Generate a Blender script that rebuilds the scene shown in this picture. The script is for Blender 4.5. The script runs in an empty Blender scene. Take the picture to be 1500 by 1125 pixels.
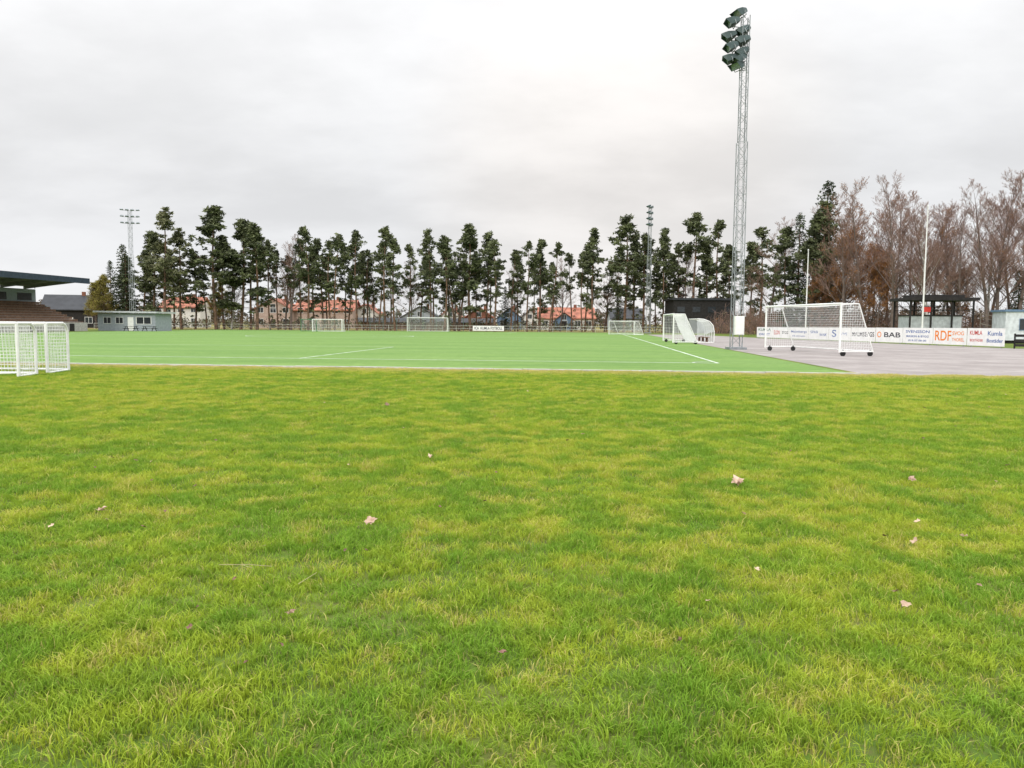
import bpy, math, random
from mathutils import Vector, Matrix, Euler
R = random.Random(7)
scene = bpy.context.scene
COL = scene.collection

# ------------------------------------------------------------------ helpers
class MB:
    def __init__(s): s.v=[]; s.f=[]; s.m=[]
    def poly(s, pts, mi=0):
        b=len(s.v); s.v.extend([tuple(p) for p in pts]); s.f.append(tuple(range(b,b+len(pts)))); s.m.append(mi)
    def tube(s, p0, p1, r0, r1=None, n=4, mi=0, cap=True):
        if r1 is None: r1=r0
        p0=Vector(p0); p1=Vector(p1); d=p1-p0
        if d.length<1e-6: return
        d.normalize()
        a=Vector((0,0,1)) if abs(d.z)<.9 else Vector((1,0,0))
        x=d.cross(a).normalized(); y=d.cross(x)
        b=len(s.v)
        for p,r in ((p0,r0),(p1,r1)):
            for i in range(n):
                t=2*math.pi*(i+.5)/n
                s.v.append(tuple(p+x*(r*math.cos(t))+y*(r*math.sin(t))))
        for i in range(n):
            j=(i+1)%n
            s.f.append((b+i,b+j,b+n+j,b+n+i)); s.m.append(mi)
        if cap and n>3:
            s.f.append(tuple(b+i for i in reversed(range(n)))); s.m.append(mi)
            s.f.append(tuple(b+n+i for i in range(n))); s.m.append(mi)
    def line(s, pts, r, n=4, mi=0):
        for a,b in zip(pts[:-1],pts[1:]): s.tube(a,b,r,r,n,mi)
    def box(s, lo, hi, mi=0):
        x0,y0,z0=lo; x1,y1,z1=hi
        b=len(s.v)
        s.v.extend([(x0,y0,z0),(x1,y0,z0),(x1,y1,z0),(x0,y1,z0),(x0,y0,z1),(x1,y0,z1),(x1,y1,z1),(x0,y1,z1)])
        for q in ((3,2,1,0),(4,5,6,7),(0,1,5,4),(1,2,6,5),(2,3,7,6),(3,0,4,7)):
            s.f.append(tuple(b+i for i in q)); s.m.append(mi)
    def mesh(s, name, mats):
        me=bpy.data.meshes.new(name); me.from_pydata(s.v,[],s.f)
        for m in mats: me.materials.append(m)
        me.polygons.foreach_set('material_index', s.m); me.update()
        return me
    def obj(s, name, mats, parent=None, loc=(0,0,0), rz=0):
        o=bpy.data.objects.new(name, s.mesh(name,mats)); COL.objects.link(o)
        o.location=loc; o.rotation_euler=(0,0,rz)
        if parent: o.parent=parent
        return o

def empty(name, loc=(0,0,0), rz=0):
    o=bpy.data.objects.new(name,None); COL.objects.link(o); o.location=loc; o.rotation_euler=(0,0,rz); o.empty_display_size=.3
    return o

def c4(c): return (c[0],c[1],c[2],1)
def mat(name, col, rough=.7, var=.15, scale=3.0, metal=0.0, bump=0.0, col2=None, detail=2, world=False, trans=0.0, spec=.3):
    m=bpy.data.materials.new(name); m.use_nodes=True; nt=m.node_tree; P=nt.nodes['Principled BSDF']
    P.inputs['Roughness'].default_value=rough; P.inputs['Metallic'].default_value=metal
    P.inputs['Specular IOR Level'].default_value=spec
    if world:
        g=nt.nodes.new('ShaderNodeNewGeometry'); vec=g.outputs['Position']
    else:
        g=nt.nodes.new('ShaderNodeTexCoord'); vec=g.outputs['Object']
    n=nt.nodes.new('ShaderNodeTexNoise'); n.inputs['Scale'].default_value=scale; n.inputs['Detail'].default_value=detail
    nt.links.new(vec,n.inputs['Vector'])
    r=nt.nodes.new('ShaderNodeValToRGB'); r.color_ramp.elements[0].position=.32; r.color_ramp.elements[1].position=.68
    a=[c*(1-var) for c in col]; b=[min(1,c*(1+var)) for c in (col2 or col)]
    r.color_ramp.elements[0].color=c4(a); r.color_ramp.elements[1].color=c4(b)
    nt.links.new(n.outputs['Fac'],r.inputs['Fac']); nt.links.new(r.outputs['Color'],P.inputs['Base Color'])
    if bump:
        bn=nt.nodes.new('ShaderNodeBump'); bn.inputs['Strength'].default_value=bump
        nt.links.new(n.outputs['Fac'],bn.inputs['Height']); nt.links.new(bn.outputs['Normal'],P.inputs['Normal'])
    if trans:
        T=nt.nodes.new('ShaderNodeBsdfTranslucent'); mx=nt.nodes.new('ShaderNodeMixShader'); mx.inputs[0].default_value=trans
        nt.links.new(r.outputs['Color'],T.inputs['Color']); nt.links.new(P.outputs[0],mx.inputs[1]); nt.links.new(T.outputs[0],mx.inputs[2])
        nt.links.new(mx.outputs[0],nt.nodes['Material Output'].inputs['Surface'])
    return m

class NT:
    """tiny node graph helper"""
    def __init__(s,nt): s.nt=nt
    def n(s,t): return s.nt.nodes.new(t)
    def l(s,a,b): s.nt.links.new(a,b)
    def math(s,op,a,b=None,c=None,clamp=False):
        m=s.n('ShaderNodeMath'); m.operation=op; m.use_clamp=clamp
        for i,x in enumerate((a,b,c)):
            if x is None: continue
            if isinstance(x,(int,float)): m.inputs[i].default_value=x
            else: s.l(x,m.inputs[i])
        return m.outputs[0]
    def mix(s,f,a,b,mode='MIX'):
        m=s.n('ShaderNodeMix'); m.data_type='RGBA'; m.blend_type=mode
        for sock,x in ((m.inputs[0],f),(m.inputs[6],a),(m.inputs[7],b)):
            if isinstance(x,(int,float)): sock.default_value=x
            elif isinstance(x,tuple): sock.default_value=c4(x)
            else: s.l(x,sock)
        return m.outputs[2]
    def noise(s,vec,scale,detail=4,rough=.5):
        m=s.n('ShaderNodeTexNoise'); m.inputs['Scale'].default_value=scale; m.inputs['Detail'].default_value=detail; m.inputs['Roughness'].default_value=rough
        s.l(vec,m.inputs['Vector']); return m.outputs['Fac']
    def ramp(s,f,lo,hi,a=0.0,b=1.0):
        m=s.n('ShaderNodeMapRange'); m.interpolation_type='SMOOTHSTEP'
        m.inputs['From Min'].default_value=lo; m.inputs['From Max'].default_value=hi; m.inputs['To Min'].default_value=a; m.inputs['To Max'].default_value=b
        s.l(f,m.inputs['Value']); return m.outputs[0]

# ------------------------------------------------------------------ pitch frame
A=math.radians(-5.5)
U=Vector((math.cos(A),math.sin(A),0)); V=Vector((-math.sin(A),math.cos(A),0)); O=Vector((11.3,25.0,0))
def L(a,b,z=0): return O+U*a+V*b+Vector((0,0,z))

# ------------------------------------------------------------------ materials
M_white=mat('white_paint',(.78,.78,.76),.45,.06)
M_net=mat('net_cord',(.8,.8,.8),.8,.05)
M_galv=mat('galvanised_steel',(.27,.29,.30),.5,.15,metal=.3)
M_lamp=mat('floodlight_housing',(.06,.09,.09),.45,.2)
M_glass=mat('dark_glass',(.03,.035,.04),.15,.2,spec=.6)
M_lampglass=mat('lamp_glass',(.25,.3,.3),.2,.2,spec=.6)
M_black=mat('black_rubber',(.02,.02,.02),.7,.2)
M_conc=mat('concrete',(.40,.39,.36),.85,.2,4,bump=.2)
M_rooftile=mat('red_roof_tile',(.24,.085,.052),.7,.3,.7,col2=(.34,.13,.08))
M_roofdark=mat('dark_roof',(.03,.032,.036),.6,.25,.8)
M_whitewall=mat('white_render_wall',(.62,.60,.56),.8,.08)
M_pinkwall=mat('pale_brick_wall',(.40,.30,.25),.85,.15)
M_brick=mat('red_brick_wall',(.20,.085,.055),.85,.2)
M_greywall=mat('grey_wall',(.30,.33,.36),.8,.1)
M_bluewall=mat('blue_wall',(.13,.2,.30),.8,.1)
M_bench=mat('brown_bench_wood',(.17,.10,.065),.8,.3)
M_navy=mat('navy_fascia',(.035,.05,.075),.5,.2)
M_soffit=mat('roof_soffit',(.20,.20,.20),.8,.15)
M_blackwood=mat('black_timber',(.022,.02,.019),.8,.3)
M_bark=mat('pine_bark',(.085,.06,.045),.9,.3,2,col2=(.17,.10,.065))
M_barkgrey=mat('bare_tree_bark',(.15,.115,.10),.9,.25,2)
M_twig=mat('bare_twigs',(.23,.145,.115),.9,.2,2)
M_birch=mat('birch_bark',(.36,.33,.30),.9,.4,4,col2=(.45,.43,.40))
M_orange=mat('orange_leaves',(.32,.15,.05),.8,.4,1.0,trans=.3)
M_yellowleaf=mat('yellow_green_leaves',(.24,.21,.05),.8,.4,1.0,trans=.3)
M_pine=mat('pine_needles',(.042,.054,.025),.8,.3,.7,col2=(.12,.135,.062),world=True)
M_pine2=mat('pine_needles_light',(.09,.10,.045),.8,.3,.7,col2=(.17,.17,.09),world=True)
M_spruce=mat('spruce_needles',(.024,.037,.018),.8,.3,.6,col2=(.058,.075,.035),world=True)
M_hedge=mat('forest_foliage',(.05,.055,.035),.9,.3,.2,col2=(.12,.09,.06),world=True)

def ground_mat():
    m=bpy.data.materials.new('grass_soil'); m.use_nodes=True; g=NT(m.node_tree); P=m.node_tree.nodes['Principled BSDF']
    geo=g.n('ShaderNodeNewGeometry'); pos=geo.outputs['Position']
    sep=g.n('ShaderNodeSeparateXYZ'); g.l(pos,sep.inputs[0]); x,y=sep.outputs[0],sep.outputs[1]
    n1=g.noise(pos,.6,3); n2=g.noise(pos,9,3,.7); n3=g.noise(pos,.07,2)
    base=g.mix(g.ramp(n1,.35,.65),(.08,.14,.02),(.14,.19,.03))
    base=g.mix(g.ramp(n2,.40,.7,0,.75),base,(.11,.095,.04))
    far=g.ramp(g.math('ADD',y,g.math('MULTIPLY',n3,30)),150,158)
    dry=g.mix(g.ramp(n1,.3,.7),(.26,.20,.08),(.16,.16,.05))
    col=g.mix(far,base,dry)
    dist=g.math('SUBTRACT',g.math('SUBTRACT',26.08,g.math('MULTIPLY',x,.0963)),y)
    near=g.math('MULTIPLY',g.ramp(dist,0,2.2,1,0),g.ramp(dist,-2.5,-.2,0,1))
    col=g.mix(g.math('MULTIPLY',near,g.ramp(n1,.3,.5)),col,(.48,.37,.13))
    g.l(col,P.inputs['Base Color']); P.inputs['Roughness'].default_value=.95; P.inputs['Specular IOR Level'].default_value=.1
    return m

def blade_mat():
    m=bpy.data.materials.new('grass_blades'); m.use_nodes=True; g=NT(m.node_tree); P=m.node_tree.nodes['Principled BSDF']
    geo=g.n('ShaderNodeNewGeometry'); pos=geo.outputs['Position']
    sep=g.n('ShaderNodeSeparateXYZ'); g.l(pos,sep.inputs[0]); x,y=sep.outputs[0],sep.outputs[1]
    at=g.n('ShaderNodeAttribute'); at.attribute_name='tint'; s2=g.n('ShaderNodeSeparateColor'); g.l(at.outputs['Color'],s2.inputs[0])
    rnd,hgt=s2.outputs[0],s2.outputs[1]
    n0=g.noise(pos,.16,2,.5); n1=g.noise(pos,.8,3,.6); n2=g.noise(pos,2.3,2,.6); n3=g.noise(pos,4.5,1)
    f=g.math('ADD',g.math('MULTIPLY',n1,.55),g.math('MULTIPLY',n2,.45))
    col=g.mix(g.ramp(f,.41,.58),(.105,.265,.014),(.325,.415,.026))
    col=g.mix(g.ramp(n3,.47,.66,0,.65),col,(.075,.205,.012))
    col=g.mix(g.ramp(rnd,0,1,0,.3),col,(.37,.48,.055))
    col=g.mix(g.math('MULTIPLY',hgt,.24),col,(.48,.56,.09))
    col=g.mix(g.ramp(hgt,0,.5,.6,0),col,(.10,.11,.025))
    yp=g.ramp(g.math('ADD',g.math('MULTIPLY',n0,.5),g.math('MULTIPLY',n2,.5)),.49,.59,0,.5)
    col=g.mix(yp,col,(.48,.48,.06))
    dist=g.math('SUBTRACT',g.math('SUBTRACT',26.08,g.math('MULTIPLY',x,.0963)),y)
    near=g.ramp(dist,0,2.8,.95,0)
    thr=g.math('ADD',near,g.ramp(n2,.50,.70,.03,.30))
    dry=g.math('GREATER_THAN',thr,g.math('SUBTRACT',1.0,rnd))
    col=g.mix(g.math('MULTIPLY',dry,.7),col,(.58,.47,.18))
    g.l(col,P.inputs['Base Color']); P.inputs['Roughness'].default_value=.6; P.inputs['Specular IOR Level'].default_value=.12
    T=g.n('ShaderNodeBsdfTranslucent'); g.l(col,T.inputs['Color']); mx=g.n('ShaderNodeMixShader'); mx.inputs[0].default_value=.3
    g.l(P.outputs[0],mx.inputs[1]); g.l(T.outputs[0],mx.inputs[2]); g.l(mx.outputs[0],m.node_tree.nodes['Material Output'].inputs['Surface'])
    return m

def turf_mat():
    m=bpy.data.materials.new('artificial_turf'); m.use_nodes=True; g=NT(m.node_tree); P=m.node_tree.nodes['Principled BSDF']
    geo=g.n('ShaderNodeNewGeometry'); pos=geo.outputs['Position']
    sep=g.n('ShaderNodeSeparateXYZ'); g.l(pos,sep.inputs[0])
    bb=g.math('ADD',sep.outputs[1],g.math('MULTIPLY',sep.outputs[0],.0963))
    w=g.math('SINE',g.math('MULTIPLY',bb,.78))
    mp=g.n('ShaderNodeMapping'); mp.inputs['Scale'].default_value=(.25,1,1); mp.inputs['Rotation'].default_value=(0,0,math.radians(5.5)); g.l(pos,mp.inputs['Vector'])
    n1=g.noise(mp.outputs[0],.35,5,.65); n2=g.noise(mp.outputs[0],6,6,.8); n3=g.noise(pos,30,3,.8)
    col=g.mix(g.ramp(n1,.32,.66),(.115,.215,.048),(.185,.295,.072))
    col=g.mix(g.ramp(w,-.6,.6,0,.2),col,(.27,.37,.13))
    col=g.mix(g.ramp(n2,.36,.62,0,.7),col,(.07,.15,.025))
    col=g.mix(g.ramp(n3,.45,.7,0,.5),col,(.25,.35,.125))
    g.l(col,P.inputs['Base Color']); P.inputs['Roughness'].default_value=.8; P.inputs['Specular IOR Level'].default_value=.1
    return m

def asphalt_mat():
    m=bpy.data.materials.new('asphalt'); m.use_nodes=True; g=NT(m.node_tree); P=m.node_tree.nodes['Principled BSDF']
    geo=g.n('ShaderNodeNewGeometry'); pos=geo.outputs['Position']
    n1=g.noise(pos,.35,6,.7); n2=g.noise(pos,60,3,.8); n3=g.noise(pos,2.2,5,.7)
    col=g.mix(g.ramp(n1,.35,.68),(.23,.20,.187),(.34,.305,.285))
    col=g.mix(g.ramp(n3,.5,.7,0,.6),col,(.19,.165,.15))
    col=g.mix(g.ramp(n2,.4,.7,0,.4),col,(.16,.14,.13))
    g.l(col,P.inputs['Base Color']); P.inputs['Roughness'].default_value=.85
    return m

M_ground=ground_mat(); M_blade=blade_mat(); M_turf=turf_mat(); M_asph=asphalt_mat()

# ------------------------------------------------------------------ ground sheets
mb=MB(); mb.poly([(-2500,-200,0),(2500,-200,0),(2500,3000,0),(-2500,3000,0)]); mb.obj('ground',[M_ground])
mb=MB(); mb.poly([L(-78,.3,.008),L(0,.3,.008),L(0,114.5,.008),L(-78,114.5,.008)]); mb.obj('artificial_turf_pitch',[M_turf])
mb=MB(); mb.poly([(11.6,24.95,.004),(80,24.6,.004),(80,47,.004),(41.5,51,.004),(36.8,56.6,.004),(30.2,93.5,.004),(28,118,.004),(20.4,118,.004)]); mb.obj('asphalt_track',[M_asph])
mb=MB()
for i in range(90):
    a=-90+i*1.0
    p=[L(a+.01,0,.0),L(a+.99,0,.0),L(a+.99,.28,.0),L(a+.01,.28,.0)]
    z=.06+R.uniform(-.008,.008)
    q=[v+Vector((0,0,z)) for v in p]
    mb.poly(q); mb.poly([p[0],p[1],q[1],q[0]]); mb.poly([p[1],p[2],q[2],q[1]]); mb.poly([p[2],p[3],q[3],q[2]]); mb.poly([p[3],p[0],q[0],q[3]])
mb.obj('concrete_kerb',[M_conc])
mb=MB()
zl=.013; lw=.12
def pl(a0,b0,a1,b1,w=lw,z=zl):
    p=Vector((a0,b0)); q=Vector((a1,b1)); d=(q-p).normalized(); n=Vector((-d.y,d.x))*w/2
    mb.poly([L(p.x+n.x,p.y+n.y,z),L(p.x-n.x,p.y-n.y,z),L(q.x-n.x,q.y-n.y,z),L(q.x+n.x,q.y+n.y,z)])
AR,AL,B0,B1,AC=-3.45,-71.5,6.6,111.6,-37.5
pl(AL,B0,AR+.06,B0,.14); pl(AL,B1,AR,B1,z=zl+.004); pl(AR,B0+.07,AR,B1-.1); pl(AL,B0+.07,AL,B1-.1); pl(AL+.1,59,AR-.1,59,z=zl+.004)
for b0,sg in ((B0,1),(B1,-1)):
    hw,dp=16.2,16.5
    pl(AC+hw,b0+sg*.08,AC+hw,b0+sg*dp,.10); pl(AC-hw,b0+sg*.08,AC-hw,b0+sg*dp,.10); pl(AC-hw-.05,b0+sg*(dp+.06),AC+hw+.05,b0+sg*(dp+.06),.10)
for i in range(48):
    t0=2*math.pi*i/48; t1=2*math.pi*(i+1)/48
    pl(AC+9.15*math.cos(t0),59+9.15*math.sin(t0),AC+9.15*math.cos(t1),59+9.15*math.sin(t1),z=zl+.008)
for i in range(6):
    t0=math.pi/2+math.pi/2*i/6; t1=math.pi/2+math.pi/2*(i+1)/6
    pl(AR+1*math.cos(t0),B0+1*math.sin(t0),AR+1*math.cos(t1),B0+1*math.sin(t1),z=zl+.008)
mb.obj('pitch_line_markings',[mat('line_paint',(.52,.58,.48),.8,.25,1.2)])

# ------------------------------------------------------------------ lawn grass (one scattered object)
tufts=bpy.data.collections.new('lawn_grass_tufts')
TR_=.60
for k in range(6):
    rr=random.Random(100+k); v=[];f=[];tint=[]
    n=3900
    cl=[(rr.uniform(-.52,.52),rr.uniform(-.52,.52),rr.uniform(.7,1.6),rr.uniform(0,6.28)) for _ in range(170)]
    for i in range(n):
        hs=1; bd=rr.uniform(0,6.283); 
        if rr.random()<.6:
            cx,cy,hs,ang=rr.choice(cl); x=cx+rr.gauss(0,.025); y=cy+rr.gauss(0,.025); bd=ang+rr.gauss(0,.8)
        else:
            r=TR_*math.sqrt(rr.random()); t=rr.uniform(0,6.283); x=r*math.cos(t); y=r*math.sin(t)
        h=rr.uniform(.022,.050)*hs*(1.0 if rr.random()<.9 else 1.35)
        w=rr.uniform(.0015,.0030); th=rr.uniform(0,6.283); be=rr.uniform(.3,1.4)*h
        dx,dy=math.cos(th)*w,math.sin(th)*w; bx,by=math.cos(bd)*be,math.sin(bd)*be
        b=len(v)
        v+= [(x-dx,y-dy,-.004),(x+dx,y+dy,-.004),(x+bx*.3+dx*.85,y+by*.3+dy*.85,h*.6),(x+bx*.3-dx*.85,y+by*.3-dy*.85,h*.6),(x+bx,y+by,h*rr.uniform(.75,1))]
        f+= [(b,b+1,b+2,b+3),(b+3,b+2,b+4)]
        t=rr.random()
        tint+= [(t,0,0,1),(t,0,0,1),(t,.6,0,1),(t,.6,0,1),(t,1,0,1)]
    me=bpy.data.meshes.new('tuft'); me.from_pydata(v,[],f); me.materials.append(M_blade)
    ca=me.color_attributes.new('tint','FLOAT_COLOR','POINT')
    flat=[c for t in tint for c in t]; ca.data.foreach_set('color',flat)
    o=bpy.data.objects.new('tuft_%d'%k,me); tufts.objects.link(o)

mb=MB(); mb.poly([(-4,.8,0),(4,.8,0),(14,12,0),(-14,12,0)]); mb.poly([(-14,12,0),(14,12,0),(25,24.6,0),(11.4,24.7,0),(-22.5,27.95,0)])
lawn=mb.obj('lawn_grass',[M_ground])
ng=bpy.data.node_groups.new('scatter_grass','GeometryNodeTree')
ng.interface.new_socket('Geometry',in_out='INPUT',socket_type='NodeSocketGeometry'); ng.interface.new_socket('Geometry',in_out='OUTPUT',socket_type='NodeSocketGeometry')
nn=ng.nodes; gi=nn.new('NodeGroupInput'); go=nn.new('NodeGroupOutput')
dp=nn.new('GeometryNodeDistributePointsOnFaces'); dp.distribute_method='POISSON'; dp.inputs['Distance Min'].default_value=.52; dp.inputs['Density Max'].default_value=30.0; dp.inputs['Density Factor'].default_value=1.0; dp.inputs['Seed'].default_value=3
ci=nn.new('GeometryNodeCollectionInfo'); ci.inputs['Collection'].default_value=tufts; ci.inputs['Separate Children'].default_value=True; ci.inputs['Reset Children'].default_value=True
io=nn.new('GeometryNodeInstanceOnPoints'); io.inputs['Pick Instance'].default_value=True
rv=nn.new('FunctionNodeRandomValue'); rv.data_type='FLOAT_VECTOR'; rv.inputs[0].default_value=(-.015,-.015,0); rv.inputs[1].default_value=(.015,.015,6.283)
ps=nn.new('GeometryNodeInputPosition'); nz=nn.new('ShaderNodeTexNoise'); nz.inputs['Scale'].default_value=1.1; nz.inputs['Detail'].default_value=3
mr=nn.new('ShaderNodeMapRange'); mr.inputs['From Min'].default_value=.35; mr.inputs['From Max'].default_value=.68; mr.inputs['To Min'].default_value=.8; mr.inputs['To Max'].default_value=1.45
cx=nn.new('ShaderNodeCombineXYZ'); cx.inputs[0].default_value=1; cx.inputs[1].default_value=1
lk=ng.links.new
lk(gi.outputs[0],dp.inputs['Mesh']); lk(dp.outputs['Points'],io.inputs['Points']); lk(ci.outputs[0],io.inputs['Instance']); lk(rv.outputs[0],io.inputs['Rotation'])
lk(ps.outputs[0],nz.inputs['Vector']); lk(nz.outputs['Fac'],mr.inputs['Value']); lk(mr.outputs[0],cx.inputs[2]); lk(cx.outputs[0],io.inputs['Scale'])
lk(io.outputs[0],go.inputs[0])
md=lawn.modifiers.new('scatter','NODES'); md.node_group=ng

M_leaf=mat('fallen_leaf',(.42,.25,.18),.7,.3,9,col2=(.58,.43,.32),trans=.2)
M_leafd=mat('fallen_leaf_dark',(.17,.09,.065),.7,.3,9)
mb=MB()
spots=[(-1.09,5.86,.105),(2.22,7.47,.13),(-3.33,6.16,.10),(4.01,7.66,.09),(-2.33,14.4,.11),(2.18,4.16,.075),(-1.17,3.97,.065),(2.89,5.4,.08),(3.34,5.6,.07),(-.95,8.85,.085),(-.05,3.5,.06),(.84,3.69,.05),(-1.6,3.77,.05),(1.54,4.78,.05)]
for i in range(110):
    y=R.uniform(3,24); spots.append((R.uniform(-.7,.7)*y,y,R.uniform(.03,.055)))
for (x,y,s) in spots:
    for k in range(2 if s>=.09 else 1):
        t=R.uniform(0,6.28); mi=0 if (s>.062 or R.random()<.3) else 1
        rot=Euler((R.uniform(-.5,.5),R.uniform(-.5,.5),t)).to_matrix(); n=11; c=Vector((x+R.uniform(-.02,.02),y+R.uniform(-.02,.02),.062+k*.012))
        prof=[1,.55,.85,.5,.8,.35,.8,.5,.85,.55,.95]
        rim=[]
        for j in range(n):
            an=2*math.pi*j/n; rd=s*.62*prof[j]*R.uniform(.85,1.1)
            rim.append(c+rot@Vector((rd*math.cos(an),rd*math.sin(an)*.8,R.uniform(0,.25)*s)))
        for j in range(n): mb.poly([c,rim[j],rim[(j+1)%n]],mi)
mb.obj('fallen_leaves',[M_leaf,M_leafd])
mb=MB()
mb.line([(-1.85,4.80,.06),(-1.65,4.77,.072),(-1.5,4.76,.065)],.002,4); mb.line([(-1.7,4.78,.068),(-1.62,4.74,.06)],.0015,4)
mb.line([(-1.25,4.45,.06),(-1.18,4.6,.08)],.0015,4)
mb.obj('straw_twigs',[mat('straw',(.42,.36,.2),.8)])

# ------------------------------------------------------------------ goals
def net_goal(name, pl_, pr_, h, td, bd, wheels=0.0, post=.06, sp=.13, nr=.0055, frame=M_white, side=1):
    """pl_, pr_: ground points of the two posts; net goes to the right-hand side of pl->pr when side=1"""
    p0=Vector((pl_[0],pl_[1],wheels)); p1=Vector((pr_[0],pr_[1],wheels)); w=(p1-p0).length; X=(p1-p0).normalized()
    D=Vector((-X.y,X.x,0))*side
    e=empty(name,p0-Vector((0,0,wheels)))
    F=MB(); N=MB()
    def T(x,d,z): 
        return X*x+D*d+Vector((0,0,z+wheels))
    for x in (0,w):
        F.tube(T(x,0,0),T(x,0,h+post),post,post,8)
        F.line([T(x,0,h),T(x,td,h),T(x,bd,.04)],post*.5,6)
        F.tube(T(x,0,.05),T(x,bd,.05),post*.6,post*.6,6)
    F.tube(T(0,0,h),T(w,0,h),post,post,8)
    F.tube(T(0,bd,.05),T(w,bd,.05),post*.6,post*.6,6)
    F.tube(T(0,td,h),T(w,td,h),post*.25,post*.25,4)
    def pd(z): return td+(bd-td)*(1-z/h)
    n=int(w/sp)
    for i in range(n+1):
        x=w*i/n; N.line([T(x,0,h),T(x,td,h-.08*math.sin(math.pi*x/w)),T(x,(td+bd)/2-.08,h*.5),T(x,bd,.06)],nr,3)
    m=int(h/sp)
    for i in range(1,m+1):
        z=h*i/m; sag=.08*math.sin(math.pi*z/h)
        N.tube(T(0,pd(z)-sag,z),T(w,pd(z)-sag,z),nr,nr,3)
        for x in (0,w): N.tube(T(x,0,z),T(x,pd(z),z),nr,nr,3)
    m=max(2,int(td/sp))
    for i in range(1,m): N.tube(T(0,td*i/m,h),T(w,td*i/m,h),nr,nr,3)
    m=int(bd/sp)
    for i in range(1,m):
        d=bd*i/m; zt=h if d<td else h*(bd-d)/(bd-td)
        for x in (0,w): N.tube(T(x,d,.05),T(x,d,zt),nr,nr,3)
    F.obj('frame',[frame],e); N.obj('net',[M_net],e)
    if wheels>0:
        W=MB()
        for x in (0.1,w-.1):
            for d in (.25,bd-.1):
                c=T(x,d,-wheels+.14); W.tube(c-X*.04,c+X*.04,.14,.14,14); W.tube(c,c+Vector((0,0,wheels)),.03,.03,6)
        W.obj('wheels',[M_black],e)
    return e

net_goal('football_goal',(15.75,48.2),(17.0,40.2),2.52,1.0,1.9,wheels=.2,nr=.006)
net_goal('football_goal',(13.6,69.8),(12.95,62.4),2.3,.9,1.9,wheels=.12,nr=.009)
net_goal('football_goal',(14.7,118),(17.6,112.2),2.0,.8,1.7,sp=.2,nr=.01)
net_goal('football_goal',tuple(L(AC-3.66,B1)[:2]),tuple(L(AC+3.66,B1)[:2]),2.44,.9,1.9,sp=.2,nr=.008)
net_goal('football_goal',(-33.0,128),(-28.0,127.4),2.0,.8,1.6,sp=.2,nr=.01)
net_goal('football_goal',(-35.3,129.5),(-32.6,129.0),2.0,.8,1.6,sp=.2,frame=mat('green_frame_paint',(.06,.2,.1)))

def mini_goal(name,x,y0,y1,w,h):
    e=empty(name,(x,y0,0)); F=MB(); N=MB(); dpt=y1-y0; r=.045; slant=-.15
    def side(xx):
        pts=[Vector((xx,0,0)),Vector((xx,0,h)),Vector((xx+slant*.8,dpt-.3,h))]
        for i in range(1,6):
            t=math.pi/2*i/5; pts.append(Vector((xx+slant,dpt-.3+.3*math.sin(t),h-.3+.3*math.cos(t))))
        pts.append(Vector((xx+slant,dpt,0))); return pts
    for xx in (0,-w):
        P_=side(xx); F.line(P_,r,8); F.tube(P_[0]+Vector((0,0,.04)),P_[-1]+Vector((0,0,.04)),r*.8,r*.8,6)
    F.tube((0,0,h),(-w,0,h),r,r,8); F.tube((slant,dpt,.05),(-w+slant,dpt,.05),r,r,8); F.tube((slant,dpt-.1,h-.05),(-w+slant,dpt-.1,h-.05),r*.7,r*.7,6)
    nr=.0065; sp=.1
    k=int(h/sp)
    for i in range(1,k):
        z=h*i/k
        for xx in (0,-w): N.tube((xx,0,z),(xx+slant,dpt,z),nr,nr,3)
        N.tube((slant,dpt,z),(-w+slant,dpt,z),nr,nr,3)
    k=int(dpt/sp)
    for i in range(1,k):
        d=dpt*i/k
        for xx in (0,-w): N.tube((xx+slant*i/k,d,.03),(xx+slant*i/k,d,h-(0.08 if i==k-1 else 0)),nr,nr,3)
        N.tube((slant*i/k,d,h),(-w+slant*i/k,d,h),nr,nr,3)
    k=int(w/sp)
    for i in range(1,k):
        xx=-w*i/k; N.line([(xx,0,h),(xx+slant,dpt-.1,h-.04),(xx+slant,dpt,.04)],nr,3)
    F.obj('frame',[M_white],e); N.obj('net',[M_net],e)
mini_goal('mini_goal',-13.62,21.3,22.35,3.0,1.50)
mini_goal('mini_goal',-13.72,22.8,24.15,3.0,1.50)

# team shelter with curved roof
e=empty('team_shelter',(16.3,68.5,0),A); F=MB(); S=MB()
arc=[(1.5,0),(1.5,1.0),(1.4,1.5),(1.1,1.85),(.6,2.05),(0,2.1)]
for i in range(5):
    y=i*1.4
    F.line([(a,y,b) for a,b in arc],.035,6)
    F.tube((0,y,0),(1.5,y,.03),.03,.03,6)
for a,b in arc: F.tube((a,0,b),(a,5.6,b),.02,.02,6)
for (a,b),(c,d) in zip(arc[:-1],arc[1:]):
    S.poly([(a+.01,0.03,b),(a+.01,5.57,b),(c+.01,5.57,d),(c+.01,.03,d)])
for y in (.012,5.588): S.poly([(0.0,y,.4)]+[(a,y,max(b,.4)) for a,b in arc[1:]])
Bn=MB(); Bn.box((.75,.2,.42),(1.15,5.4,.47)); 
for y in (.5,2.8,5.1): Bn.box((.85,y,0),(1.05,y+.06,.419))
pm=mat('clear_plastic',(.7,.74,.74),.3,.05); pm.node_tree.nodes['Principled BSDF'].inputs['Alpha'].default_value=.4
F.obj('frame',[M_white],e); S.obj('panels',[pm],e); Bn.obj('bench',[M_bench],e)

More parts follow.
